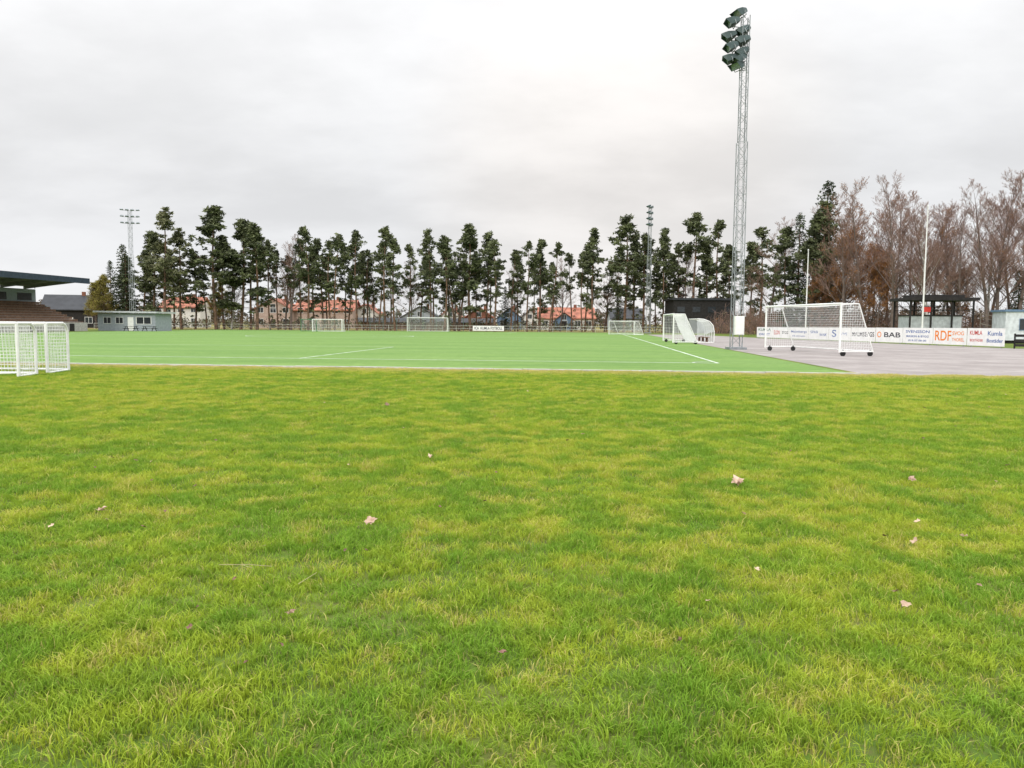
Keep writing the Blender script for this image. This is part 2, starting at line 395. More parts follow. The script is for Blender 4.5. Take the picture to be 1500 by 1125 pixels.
# ------------------------------------------------------------------ floodlight masts
def lamp_unit(B, c, az, tilt, s=1.0):
    f=Vector((math.cos(az)*math.cos(tilt),math.sin(az)*math.cos(tilt),-math.sin(tilt))); r=f.cross(Vector((0,0,1))).normalized(); u=r.cross(f)
    def q(d,w,h,o=0): return [c+f*d*s+r*(x*w*s)+u*((y*h+o)*s) for x,y in ((-1,-1),(1,-1),(1,1),(-1,1))]
    rings=[q(-.40,.13,.09),q(-.3,.22,.13),q(.05,.40,.2),q(.28,.44,.21)]
    for a,b in zip(rings[:-1],rings[1:]):
        for i in range(4):
            j=(i+1)%4; B.poly([a[i],a[j],b[j],b[i]],0)
    B.poly(list(reversed(rings[0])),0); 
    fr=q(.26,.42,.19); B.poly(fr,1)
    t0=rings[-1]; B.poly([t0[3],t0[2],t0[2]+f*.25*s-u*.02,t0[3]+f*.25*s-u*.02],0)
    B.poly([t0[2],t0[1],t0[2]+f*.25*s],0); B.poly([t0[0],t0[3],t0[3]+f*.25*s],0)
    B.tube(c-r*.46*s-u*.02*s,c-r*.46*s-u*.3*s,.025*s,.025*s,4,2); B.tube(c+r*.46*s-u*.02*s,c+r*.46*s-u*.3*s,.025*s,.025*s,4,2); B.tube(c-r*.46*s-u*.3*s,c+r*.46*s-u*.3*s,.025*s,.025*s,4,2)

def mast(name, x, y, H, az, lamps, wb=.62, rb=.04, ls=1.0, lm=None, jit=.25):
    e=empty(name,(x,y,0)); T=MB()
    zs=H*.62
    def legs(z):
        if z<=zs: w=wb*(1-.12*z/zs)
        else: w=wb*.70
        return [Vector((-w/2,-w/2,z)),Vector((w/2,-w/2,z)),Vector((w/2,w/2,z)),Vector((-w/2,w/2,z))]
    for z0,z1,st in ((.15,zs,.62),(zs+.02,H-.3,.5)):
        n=int((z1-z0)/st)
        for i in range(n):
            a=legs(z0+(z1-z0)*i/n); b=legs(z0+(z1-z0)*(i+1)/n)
            for k in range(4):
                T.tube(a[k],b[k],rb,rb,4); j=(k+1)%4
                if (i+k)%2: T.tube(a[k],b[j],rb*.42,rb*.42,3)
                else: T.tube(a[j],b[k],rb*.42,rb*.42,3)
                if i%3==0: T.tube(a[k],a[j],rb*.4,rb*.4,3)
    for sx in (-.12,.12): T.tube((sx,0,2),(sx,0,H-.5),.015,.015,4)
    zz=2
    while zz<H-.6: T.tube((-.12,0,zz),(.12,0,zz),.01,.01,3); zz+=.4
    T.box((-.55,-.55,0),(.55,.55,.15))
    T.obj('lattice',[M_galv],e)
    B=MB(); 
    f=Vector((math.cos(az),math.sin(az),0)); r=f.cross(Vector((0,0,1)))
    for (fo,ro,z,t) in lamps:
        c=f*fo+r*ro+Vector((0,0,z)); lamp_unit(B,c,az+R.uniform(-jit,jit),t,ls)
        B.tube(c-Vector((0,0,.3*ls)),Vector((0,0,z-.3*ls)),.03,.03,4,2)
    B.obj('floodlights',[lm or M_lamp,M_lampglass,M_galv],e)
    return e
lp=[(.28,0.1,20.85,.40),(.85,-.2,20.1,.3),(.0,.15,19.7,.5),(.9,.15,19.3,.35),(.1,-.1,18.95,.3),(.85,-.15,18.5,.4),(.05,.1,18.25,.5),(.8,.15,17.8,.3),(.3,-.1,17.7,.5),(.35,0,17.3,.35)]
lp=[(a,b,21.15-(20.85-z)*.92,t) for a,b,z,t in lp]
m1=mast('floodlight_mast',14.5,50.2,21.2,math.radians(185),lp,rb=.033,ls=1.0,jit=.4)
C=MB(); C.box((-.28,-.62,.95),(.32,-.33,2.15)); C.box((-.24,-.645,.99),(.28,-.625,2.11)); C.box((.2,-.66,1.5),(.23,-.648,1.62))
C.obj('electric_cabinet',[M_white],m1)
def farlamps(H): return [(.3,sx,H-.2-k*1.1,.5) for k in range(3) for sx in (-1.3,-.45,.4,1.2)]
mast('floodlight_mast',-66,135,20.8,math.radians(-70),farlamps(20.8),wb=.7,rb=.03,ls=.6,lm=M_galv)
mast('floodlight_mast',23.4,134,22,math.radians(200),[(.5-1.0*(sx>0),sx,21.6-k*1.0,.5) for k in range(4) for sx in (-.5,.4)],wb=.7,rb=.03,ls=.8)

# ------------------------------------------------------------------ fences, flags, boards
mb=MB()
def rail_fence(mb,pts,h,step,r=.03,mesh=True):
    for p,q in zip(pts[:-1],pts[1:]):
        p=Vector(p); q=Vector(q); n=max(1,int((q-p).length/step))
        for i in range(n+1): 
            c=p.lerp(q,i/n); mb.tube(c,c+Vector((0,0,h)),r,r,6)
        for z in (h,h*.5): mb.tube(p+Vector((0,0,z)),q+Vector((0,0,z)),r*.9,r*.9,6)
        if mesh:
            m=int((q-p).length/.35)
            for i in range(m):
                c=p.lerp(q,(i+.5)/m); mb.tube(c+Vector((0,0,.05)),c+Vector((0,0,h)),.008,.008,3)
rail_fence(mb,[L(-100,110),L(-92,116.5),L(-10,116.5),L(6,116)],1.05,2.5)
mb.obj('pitch_rail_fence',[mat('fence_paint',(.5,.52,.46),.6,.1)])
e=empty('ball_catch_net'); F=MB(); N=MB()
q0=L(-50,118.5); q1=L(-32,118.5)
for i in range(8):
    c=q0.lerp(q1,i/7); F.tube(c,c+Vector((0,0,4.6)),.06,.05,6)
for i in range(62):
    c=q0.lerp(q1,i/61); N.tube(c,c+Vector((0,0,4.5)),.008,.008,3)
for i in range(16): N.tube(q0+Vector((0,0,.3*i)),q1+Vector((0,0,.3*i)),.008,.008,3)
F.obj('poles',[mat('green_pole',(.12,.17,.13))],e); N.obj('net',[mat('dark_net',(.2,.22,.2))],e)

def flagpole(x,y,h):
    e=empty('flagpole',(x,y,0)); F=MB(); F.tube((0,0,0),(0,0,h),.075,.04,10); F.tube((0,0,h),(0,0,h+.12),.09,.03,10); F.box((-.15,-.15,0),(.15,.15,.25)); F.line([(.1,0,1.2),(.07,0,h-.1)],.008,3)
    F.obj('pole',[M_white],e)
flagpole(34.0,90,10.2); flagpole(39.6,75,13)

def text_obj(s, origin, xdir, width, height, m, parent):
    cu=bpy.data.curves.new('lettering','FONT'); cu.body=s; cu.size=1; cu.extrude=.0; cu.align_x='CENTER'; cu.align_y='CENTER'; cu.offset=.012
    cu.materials.append(m); o=bpy.data.objects.new('lettering',cu); COL.objects.link(o); bpy.context.view_layer.update()
    d=o.dimensions; sx=width/max(d.x,.01); sy=height/max(d.y,.01)
    X=Vector(xdir).normalized(); Z=X.cross(Vector((0,0,1))); Yv=Vector((0,0,1))
    M=Matrix(((X.x,Yv.x,Z.x,origin[0]),(X.y,Yv.y,Z.y,origin[1]),(X.z,Yv.z,Z.z,origin[2]),(0,0,0,1)))
    o.matrix_world=M@Matrix.Diagonal((sx,sy,1,1))
    if parent:
        o.parent=parent; o.matrix_parent_inverse=parent.matrix_world.inverted()
    return o
TB=mat('blue_lettering',(.03,.10,.32)); TK=mat('black_lettering',(.02,.02,.03)); TO=mat('orange_lettering',(.75,.22,.03)); TR=mat('red_lettering',(.5,.04,.03)); TG=mat('green_lettering',(.02,.12,.07))
bA=Vector((29.3,93,0)); bB=Vector((36.1,56.8,0)); bd=(bB-bA).normalized(); bn=Vector((bd.y,-bd.x,0)); bl=(bB-bA).length
ads=[[('KUMLA',TG,0,.25,.8,.3),('IDROTT',TB,0,-.2,.7,.25)],[('ELON',TR,-.25,0,.35,.5),('BYGG',TK,.25,0,.35,.3)],[('Malmbergs',TB,0,.12,.85,.32),('el & automation',TB,0,-.25,.7,.15)],
     [('SPAR',TB,-.2,.1,.4,.3),('BANK',TB,.25,-.1,.35,.3)],[('S',TB,-.25,0,.2,.7),('VVS',TB,.2,0,.3,.25)],[('MALMBERGS',TK,0,0,.92,.42)],[('O',TO,-.36,0,.16,.5),('BAB',TK,.12,0,.6,.42)],
     [('SVENSSON',TB,0,.25,.8,.22),('MASKIN & BYGG',TB,0,-.05,.75,.16),('019-57 00 00',TB,0,-.32,.6,.14)],[('RDF',TO,-.2,0,.5,.75),('SVOG',TO,.26,.18,.34,.28),('THOREL',TO,.26,-.2,.36,.25)],
     [('KUMLA',TR,-.26,.22,.34,.3),('BOSTÄDER',TR,-.24,-.2,.36,.22),('Kumla',TB,.25,.2,.38,.3),('Bostäder',TB,.25,-.2,.42,.26)]]
for i,ad in enumerate(ads):
    s0=bA+bd*(bl*i/10+.04); s1=bA+bd*(bl*(i+1)/10-.04); w=(s1-s0).length
    z0=.12; z1=1.34+.014*i
    e=empty('advertising_board',tuple((s0+s1)/2)); bpy.context.view_layer.update()
    ctr=(s0+s1)/2
    P=MB(); a=s0-ctr; b=s1-ctr
    def V3(p,z,o=0): return p+Vector((0,0,z))+bn*o
    P.poly([V3(a,z0),V3(b,z0),V3(b,z1),V3(a,z1)]); P.poly([V3(b,z0,-.03),V3(a,z0,-.03),V3(a,z1,-.03),V3(b,z1,-.03)])
    P.poly([V3(a,z1),V3(b,z1),V3(b,z1,-.03),V3(a,z1,-.03)]); P.poly([V3(b,z0),V3(b,z0,-.03),V3(b,z1,-.03),V3(b,z1)]); P.poly([V3(a,z0,-.03),V3(a,z0),V3(a,z1),V3(a,z1,-.03)])
    P.obj('panel',[M_white],e)
    Q=MB()
    for p in (a.lerp(b,.1),a.lerp(b,.9)): Q.tube(p-bn*.07,p-bn*.07+Vector((0,0,z1)),.035,.035,4)
    Q.obj('posts',[M_galv],e)
    for (s,m,cx_,cz,fw,fh) in ad:
        c=ctr+bd*(cx_*w)+Vector((0,0,(z0+z1)/2+cz*(z1-z0)))+bn*.006
        text_obj(s,c,bd,fw*w,fh*(z1-z0)*.8,m,e)
e=empty('advertising_board',tuple(L(-27,116.2))); bpy.context.view_layer.update()
P=MB(); c=L(-27,116.2); 
P.poly([-U*2.9+Vector((0,0,.15)),U*2.9+Vector((0,0,.15)),U*2.9+Vector((0,0,1.05)),-U*2.9+Vector((0,0,1.05))]); P.obj('panel',[M_white],e)
text_obj('ICA  KUMLA FOTBOLL',c+Vector((0,0,.6))-V*.02,U,5.2,.5,TK,e)
mb=MB()
p=Vector((36.5,56.3,0)); q=Vector((44,51.5,0)); n=int((q-p).length/2)
for i in range(n+1):
    c=p.lerp(q,i/n); mb.tube(c,c+Vector((0,0,1.1)),.06,.06,4)
for z in (.25,.6,.95):
    mb.tube(p+Vector((0,0,z)),q+Vector((0,0,z)),.13,.13,4)
mb.obj('black_rail_fence',[M_blackwood])

# ------------------------------------------------------------------ grandstand
e=empty('grandstand',(-63,115,0),A)
W=MB(); Rf=MB(); St=MB(); Be=MB()
LN=-48
W.box((-8.3,LN,0),(-8.0,0,6.1))
W.box((-8.0,-.25,0),(-6.2,0,3.7))
for k in range(9):
    x1=-7.9+k*.85; z=3.9-k*.36
    St.box((x1,LN,z-.5),(x1+.85,0,z)); 
    Be.box((x1+.25,LN+.1,z+.28),(x1+.6,-.2,z+.34)); Be.box((x1+.55,LN+.1,z+.03),(x1+.6,-.2,z+.27))
St.box((-.25,LN,0),(.0,0,1.25)); St.box((-8,LN,0),(-.26,LN+.3,1.0)); St.box((-7.9,-.3,0),(-.27,-.02,.55))
def slab(B,x0,z0,x1,z1,y0,y1,t,mi=0):
    v=[(x0,y0,z0),(x1,y0,z1),(x1,y1,z1),(x0,y1,z0)]; w=[(a,b,c-t) for a,b,c in v]
    B.poly(list(reversed(v)),mi)
    B.poly(w,mi)
    for i in range(4):
        j=(i+1)%4; B.poly([v[i],v[j],w[j],w[i]],mi)
slab(Rf,-8.6,6.6,0.15,7.55,LN,.5,.12,0)
Fa=MB(); Fa.box((.16,LN,6.95),(.24,.55,7.75)); Fa.box((-8.6,.585,6.25),(-8.5,.65,6.7))
slab(Fa,-8.5,6.75,.155,7.72,.51,.56,.35)
Bm=MB()
yy=LN+.5
while yy<.2:
    slab(Bm,-8.0,6.45,0.0,7.42,yy,yy+.22,.4)
    yy+=4.5
W.obj('walls',[M_greywall],e); Rf.obj('roof',[M_soffit],e); Fa.obj('fascia',[M_navy],e); Bm.obj('roof_beams',[M_soffit],e); St.obj('terrace',[M_conc],e); Be.obj('benches',[M_bench],e)
Wd=MB()
for k in range(8): Wd.box((-7.995,-3.8-5*k,4.45),(-7.96,-.9-5*k,5.5))
Wd.obj('windows',[M_glass],e)
St2=MB()
for k in range(5): St2.box((.01,-4-8*k,0),(.06,-3-8*k,1.1))
St2.obj('doors',[M_blackwood],e)

# ------------------------------------------------------------------ buildings
def window(B,F,c,w,h,nx,ny,ax):
    a=Vector((ax[0],ax[1],0)); n=Vector((nx,ny,0)); c=Vector(c)
    B.poly([c+n*.03+a*(x*w/2)+Vector((0,0,y*h/2)) for x,y in ((-1,-1),(1,-1),(1,1),(-1,1))])
    for (x0,x1,y0,y1) in ((-1,1,1,1.12),(-1,1,-1.12,-1),(-1.1,-1,-1.12,1.12),(1,1.1,-1.12,1.12),(-.04,.04,-1,1)):
        F.poly([c+n*.05+a*(x*w/2)+Vector((0,0,y*h/2)) for x,y in ((x0,y0),(x1,y0),(x1,y1),(x0,y1))])

def house(name,x,y,w,d,hw,hr,wm,rm,ridge='x',rz=0,nw=3,storeys=1,chim=True):
    e=empty(name,(x,y,0),rz); W=MB(); Rr=MB(); G=MB(); F=MB()
    x0,x1,y0,y1=-w/2,w/2,-d/2,d/2
    for q in ([(x0,y0),(x1,y0)],[(x1,y0),(x1,y1)],[(x1,y1),(x0,y1)],[(x0,y1),(x0,y0)]):
        (a,b),(c,g)=q; W.poly([(a,b,0),(c,g,0),(c,g,hw),(a,b,hw)])
    o=.5; t=.18
    if ridge=='x':
        for xx in (x0,x1): W.poly([(xx,y0,hw),(xx,y1,hw),(xx,0,hw+hr)])
        s=hr/(d/2)
        for sg in (-1,1):
            v=[(x0-o,sg*(d/2+o),hw-s*o+.05),(x1+o,sg*(d/2+o),hw-s*o+.05),(x1+o,0,hw+hr+.05),(x0-o,0,hw+hr+.05)]; u_=[(a,b,c+t) for a,b,c in v]
            Rr.poly(v); Rr.poly(u_)
            for i in (0,1,3):
                j=(i+1)%4; Rr.poly([v[i],v[j],u_[j],u_[i]])
    else:
        for yy in (y0,y1): W.poly([(x0,yy,hw),(x1,yy,hw),(0,yy,hw+hr)])
        s=hr/(w/2)
        for sg in (-1,1):
            v=[(sg*(w/2+o),y0-o,hw-s*o+.05),(sg*(w/2+o),y1+o,hw-s*o+.05),(0,y1+o,hw+hr+.05),(0,y0-o,hw+hr+.05)]; u_=[(a,b,c+t) for a,b,c in v]
            Rr.poly(v); Rr.poly(u_)
            for i in (0,1,3):
                j=(i+1)%4; Rr.poly([v[i],v[j],u_[j],u_[i]])
        window(G,F,(0,y0,hw+hr*.3),1.0,1.1,0,-1,(1,0))
    for s_ in range(storeys):
        zc=1.6+s_*2.7
        for i in range(nw):
            xx=x0+w*(i+.5)/nw
            if s_==0 and i==nw//2 and nw>1: continue
            window(G,F,(xx,y0,zc),1.3,1.2,0,-1,(1,0))
        window(G,F,(x1,0,zc),1.2,1.2,1,0,(0,1)); window(G,F,(x0,0,zc),1.2,1.2,-1,0,(0,1))
    xx=x0+w*(nw//2+.5)/nw; Dr=MB(); Dr.box((xx-.5,y0-.06,.1),(xx+.5,y0-.005,2.15))
    W.obj('walls',[wm],e); Rr.obj('roof',[rm],e); G.obj('windows',[M_glass],e); F.obj('window_frames',[M_white],e); Dr.obj('door',[M_blackwood if wm is not M_blackwood else M_white],e)
    if chim:
        Ch=MB(); Ch.box((w*.15,-.35 if ridge=='x' else -.3,hw+hr*.5),(w*.15+.7,.35,hw+hr+.9)); Ch.obj('chimney',[M_brick],e)
    return e
house('white_house',-80.5,192,9,9,4.9,2.4,M_whitewall,M_rooftile,'x',.1,3,2)
house('terraced_brick_house',-57,190,9,10,4.4,2.6,M_pinkwall,M_rooftile,'y',.0,3,2)
house('terraced_brick_house',-45.5,192,14,10,4.4,2.4,M_pinkwall,M_rooftile,'x',.0,5,2)
house('white_house',-36.5,196,7,9,3.6,2.3,M_whitewall,M_rooftile,'y',.0,2,1)
house('grey_house',-24,205,9,9,3.0,2.6,M_greywall,M_roofdark,'y',0,3,1)
house('white_house',-16.5,210,6,8,3.0,2.6,M_whitewall,M_rooftile,'y',0,2,1)
house('brick_house',-8,190,6.5,9,2.9,2.4,M_brick,M_rooftile,'y',0,2,1)
house('blue_house',-.8,198,6,9,2.8,2.4,M_bluewall,M_roofdark,'y',0,2,1)
house('white_house',4.5,205,5,9,2.6,2.4,M_whitewall,M_roofdark,'y',0,2,1)
house('white_house',13,190,13,9,2.9,2.4,M_whitewall,M_rooftile,'x',0,5,1)
house('blue_house',12,182,4,4,2.6,1.4,M_bluewall,M_rooftile,'y',0,1,1,False)
house('grey_house',29,200,8,9,3,2.4,M_greywall,M_roofdark,'x',0,3,1)
house('black_timber_house',-93,165,10,10,3.8,2.9,M_blackwood,M_roofdark,'x',.35,3,1)
house('brick_house',-20,178,30,5,1.6,.8,M_brick,M_roofdark,'x',0,9,0,False)
e=empty('black_timber_building',(35,146,0)); W=MB(); W.box((-5.6,-4,0),(5.6,4,6.0)); Rr=MB(); Rr.box((-5.9,-4.3,6.003),(5.9,4.3,6.4)); G=MB(); F=MB()
for i in range(4):
    for z in (1.6,4.3): window(G,F,(-4.2+2.8*i,-4.03,z),1.4,1.0,0,-1,(1,0))
Bd=MB()
for i in range(45): Bd.box((-5.58+i*.25,-4.03,0.05),(-5.55+i*.25,-4.005,5.9))
W.obj('walls',[M_blackwood],e); Rr.obj('roof',[M_roofdark],e); G.obj('windows',[M_glass],e); Bd.obj('cladding_battens',[M_blackwood],e)

e=empty('clubhouse',(-63.2,118.3,0),math.radians(-3)); W=MB()
W.box((0,0,0),(9.0,5,2.65)); Rr=MB(); slab(Rr,-.4,3.05,9.5,2.95,-.6,5.5,.25); G=MB(); F=MB()
for x in (1.5,3.4): window(G,F,(x,0,1.6),1.1,.9,0,-1,(1,0))
window(G,F,(7.2,0,1.6),2.2,1.0,0,-1,(1,0)); D=MB(); D.box((4.7,-.05,.05),(5.6,-.004,2.1))
W.obj('walls',[M_greywall],e); Rr.obj('roof',[mat('pale_metal_roof',(.45,.47,.48),.5)],e); G.obj('windows',[M_glass],e); F.obj('window_frames',[M_white],e); D.obj('door',[M_white],e)
for px_,py_ in ((-56.8,115.5),(-54.2,115.8)):
    B=MB(); B.box((-.9,-.38,.70),(.9,.38,.75)); B.box((-.9,-.85,.42),(.9,-.58,.46)); B.box((-.9,.58,.42),(.9,.85,.46))
    for x in (-.7,.7):
        B.tube((x,-.75,0),(x,-.2,.7),.05,.05,4); B.tube((x,.75,0),(x,.2,.7),.05,.05,4); B.tube((x,-.8,.39),(x,.8,.39),.04,.04,4)
    B.obj('picnic_table',[M_blackwood],None,(px_,py_,0))

e=empty('spectator_kiosk',(43.2,80,0),math.radians(-6)); W=MB(); W.box((-2.7,-1.6,0),(2.2,1.6,2.6)); 
for i in range(24): W.box((-2.69+i*.205,-1.63,.05),(-2.62+i*.205,-1.602,2.55))
Rr=MB(); Rr.box((-3.4,-2.6,4.15),(3.4,2.4,4.45)); Rr.box((-2.4,-1.6,4.453),(2.4,1.4,4.75)); Rr.box((-2.8,-1.7,2.603),(2.3,1.7,2.72))
Ps=MB()
for x in (-3,-1,1,3):
    for y in (-2.2,2.0): Ps.box((x-.07,y-.07,0),(x+.07,y+.07,4.149))
for z in (3.2,3.6): Ps.tube((-3,-2.2,z),(3,-2.2,z),.04,.04,4); Ps.tube((-3,2,z),(3,2,z),.04,.04,4)
W.obj('walls',[mat('light_grey_cladding',(.42,.45,.46),.6)],e); Rr.obj('roof',[M_blackwood],e); Ps.obj('posts',[M_blackwood],e)
Sg=MB(); Sg.box((-1.9,-2.32,3.0),(-1.1,-2.28,3.5)); Sg.obj('sign',[TR],e)
e=empty('access_ramp',(47,78,0)); B=MB(); B.tube((0,0,1.9),(6,-2,.2),.07,.07,4); B.tube((0,0,2.5),(6,-2,.9),.04,.04,4); B.tube((0,0,2.9),(6,-2,1.3),.04,.04,4)
for i in range(7):
    t=i/6; B.tube((6*t,-2*t,0),(6*t,-2*t,2.9-1.6*t),.05,.05,4)
B.obj('timbers',[mat('grey_timber',(.2,.17,.14))],e)
e=empty('white_cabin',(51.0,74,0),math.radians(-12)); W=MB(); W.box((-4.2,-1.6,.3),(4.2,1.6,3.0)); Rr=MB(); Rr.box((-4.35,-1.75,3.003),(4.35,1.75,3.2)); 
G=MB(); F=MB(); window(G,F,(-2.5,-1.6,1.8),1.0,1.0,0,-1,(1,0)); window(G,F,(1,-1.6,1.8),1.0,1.0,0,-1,(1,0)); Bs=MB(); Bs.box((-4.0,-1.4,0),(4.0,1.4,.299)); D=MB(); D.box((-1.2,-1.64,.35),(-.3,-1.604,2.4))
W.obj('walls',[mat('pale_cabin_wall',(.6,.63,.66),.6)],e); Rr.obj('roof',[M_bluewall],e); G.obj('windows',[M_glass],e); F.obj('window_frames',[M_bluewall],e); Bs.obj('base',[M_blackwood],e); D.obj('door',[M_greywall],e)

# ------------------------------------------------------------------ trees
def clump(B,c,r,n,rr,mi=1,fl=.6,size=.26):
    for _ in range(n):
        while True:
            p=Vector((rr.uniform(-1,1),rr.uniform(-1,1),rr.uniform(-1,1)))
            if p.length<1: break
        p=Vector((p.x*r,p.y*r,p.z*r*fl))+c
        s=size*rr.uniform(.6,1.3)
        d=Vector((rr.gauss(0,1),rr.gauss(0,1),rr.gauss(0,.7))).normalized(); e_=d.cross(Vector((rr.gauss(0,1),rr.gauss(0,1),rr.gauss(0,1)))).normalized()
        B.poly([p-e_*s*.35,p+e_*s*.35,p+d*s],mi)

def pine_mesh(seed,H,cs,spread,light=False,dens=1.0,pk=None):
    rr=random.Random(seed); B=MB(); pts=[]; lx,ly=rr.uniform(-.8,.8),rr.uniform(-.8,.8)
    for i in range(9):
        t=i/8; pts.append(Vector((lx*t+.22*math.sin(t*5+seed),ly*t+.22*math.cos(t*4+seed)-.15,H*t)))
    for i in range(8): B.tube(pts[i],pts[i+1],.19*(1-i/8)**.8+.02,.19*(1-(i+1)/8)**.8+.02,7,0,False)
    def tp(z):
        t=max(0,min(.999,z/H))*8; i=int(t); return pts[i].lerp(pts[i+1],t-i)
    n=int(54*dens); gaps=[(rr.uniform(.02,.8),rr.uniform(0,6.28),rr.uniform(.04,.08)) for _ in range(8)]
    pk=pk or rr.uniform(.25,.65)
    for i in range(n):
        t=(i+rr.random())/n; az=rr.uniform(0,6.283)
        if any(abs(t-g)<w_ and math.cos(az-a)>-.1 for g,a,w_ in gaps): continue
        z=H*(cs+(1-cs)*t*.99)
        env=(.45+.55*(t/pk)**.7) if t<pk else max(.12,(1-((t-pk)/(1-pk))**1.8))
        Lb=max(.28,spread*env*rr.uniform(.3,1.25))
        if t<.2 and rr.random()<.4: continue
        up=rr.uniform(-.2,.25)+t*.5
        d=Vector((math.cos(az),math.sin(az),math.tan(up))).normalized(); p=tp(z)
        mid=p+d*Lb*.5-Vector((0,0,.12)); end=p+d*Lb
        B.tube(p,mid,.05*(1.2-t),.03*(1.2-t),4,0,False); B.tube(mid,end,.03*(1.2-t),.012,4,0,False)
        for fr in ((.45,.75,1.0) if Lb>1.3 else (.5,1.0)):
            if rr.random()<.12: continue
            for sub in range(2):
                side=Vector((-d.y,d.x,0))*rr.gauss(0,.38)
                c=p+d*Lb*fr+side+Vector((0,0,rr.gauss(.05,.25)))
                r=rr.uniform(.26,.55)
                clump(B,c,r,int(24*r/.45),rr,1,.6,.38)
    for k in range(4):
        clump(B,pts[-1]-Vector((rr.gauss(0,.1),rr.gauss(0,.1),.1+.45*k)),.22+.1*k,20,rr,1,1.2,.34)
    for _ in range(14):
        z=H*rr.uniform(.12,cs+.1); az=rr.uniform(0,6.28); p=tp(z); Ld=rr.uniform(.5,2.0)
        q=p+Vector((math.cos(az)*Ld,math.sin(az)*Ld,rr.uniform(-.4,.3)))
        B.tube(p,q,.025,.008,3,0,False)
        if rr.random()<.35: clump(B,q,.35,14,rr,1,.6,.36)
    return B.mesh('pine_tree',[M_bark,M_pine2 if light else M_pine])
def spruce_mesh(seed,H,w):
    rr=random.Random(seed); B=MB(); B.tube((0,0,0),(0,0,H),.22,.02,7,0,False)
    n=int(H*7)
    for i in range(n):
        t=(i+rr.random())/n; z=H*(.06+.93*t); Lb=w*(1-t)**.85*rr.uniform(.55,1.2)+.12
        az=i*2.399+rr.uniform(-.4,.4); d=Vector((math.cos(az),math.sin(az),-.28+.5*t))
        B.tube((0,0,z),Vector((0,0,z))+d*Lb,.03,.01,3,0,False)
        k=max(1,int(Lb/.45))
        for j in range(k): clump(B,Vector((0,0,z))+d*(Lb*(j+1)/k)-Vector((0,0,.08)),.38,18,rr,1,.55,.26)
    return B.mesh('spruce_tree',[M_bark,M_spruce])
def bare_mesh(seed,H,leaf=0,lm=None,bark=None,up=.5,cs=.2):
    rr=random.Random(seed); B=MB()
    def br(p,d,Ln,r,lev):
        n=3 if lev<2 else 2; pts=[p]; dd=d.copy()
        for i in range(n):
            dd=(dd+Vector((rr.gauss(0,.10),rr.gauss(0,.10),rr.gauss(.05,.08)))).normalized(); pts.append(pts[-1]+dd*Ln/n)
        for i in range(n):
            B.tube(pts[i],pts[i+1],max(.009,r*(1-.6*i/n)),max(.008,r*(1-.6*(i+1)/n)),6 if lev==0 else 3,0 if lev<2 else 1,False)
        if leaf and lev>=3 and rr.random()<leaf:
            clump(B,pts[-1],.3,5,rr,2,1,.14)
        if lev>=4: return
        k={1:7,2:5,3:5}[lev] if lev else 0
        for i in range(k):
            t=.2+.8*(i+rr.random())/k; q=t*n; j=min(n-1,int(q)); o=pts[j].lerp(pts[j+1],q-j)
            s=Vector((rr.gauss(0,1),rr.gauss(0,1),rr.gauss(.15,.6))).normalized(); nd=(dd*.95+s*.75+Vector((0,0,.15))).normalized()
            br(o,nd,Ln*rr.uniform(.36,.6)*(1.15-.4*t),max(.009,r*.42),lev+1)
    tr=[Vector((0,0,0))]; d=Vector((rr.gauss(0,.03),rr.gauss(0,.03),1))
    for i in range(10):
        d=(d+Vector((rr.gauss(0,.04),rr.gauss(0,.04),.05))).normalized(); tr.append(tr[-1]+d*H*.095)
    r0=.011*H
    for i in range(10): B.tube(tr[i],tr[i+1],r0*(1-i/10)**.9+.012,r0*(1-(i+1)/10)**.9+.012,7,0,False)
    n=22
    for i in range(n):
        t=cs+(1-cs)*(i+rr.random())/n; q=min(9.99,t*10); j=int(q); o=tr[j].lerp(tr[j+1],q-j); az=i*2.4+rr.uniform(-.5,.5)
        dd=Vector((math.cos(az)*(1-up*.5),math.sin(az)*(1-up*.5),up+.35*t+.25)).normalized()
        br(o,dd,H*rr.uniform(.18,.32)*(1.25-t*.85),r0*.42*(1.15-t),1)
    return B.mesh('bare_tree',[bark or M_barkgrey,M_twig]+([lm] if lm else []))

pines=[pine_mesh(11,18,.38,2.4),pine_mesh(12,18,.50,2.1,pk=.6),pine_mesh(13,18,.32,2.8,dens=1.2),pine_mesh(14,18,.52,2.3,dens=.85,pk=.65),pine_mesh(15,18,.42,1.9),pine_mesh(16,18,.20,2.8,dens=2.0,pk=.35),pine_mesh(17,18,.30,2.7,True,1.2,pk=.4),pine_mesh(18,18,.40,2.4,pk=.6),pine_mesh(19,18,.25,2.4,dens=1.5,pk=.35),pine_mesh(20,18,.44,2.7,pk=.55),pine_mesh(23,18,.36,2.1)]
spr=[spruce_mesh(21,16,2.6),spruce_mesh(22,16,2.2)]
bare=[bare_mesh(31,19),bare_mesh(32,19,up=.65),bare_mesh(33,19,up=.4),bare_mesh(34,19,bark=M_birch,up=.6),bare_mesh(35,19,leaf=.06,lm=M_orange)]
bareo=bare_mesh(41,12,leaf=.5,lm=M_orange); barey=bare_mesh(42,10,leaf=.9,lm=M_yellowleaf,cs=.1)
def place(me,name,x,y,s,sz=None,rz=None,lean=.0):
    o=bpy.data.objects.new(name,me); COL.objects.link(o); o.location=(x,y,-.05); o.scale=(s,s,sz or s); o.rotation_euler=(R.uniform(-lean,lean),R.uniform(-lean,lean),R.uniform(0,6.28) if rz is None else rz); return o
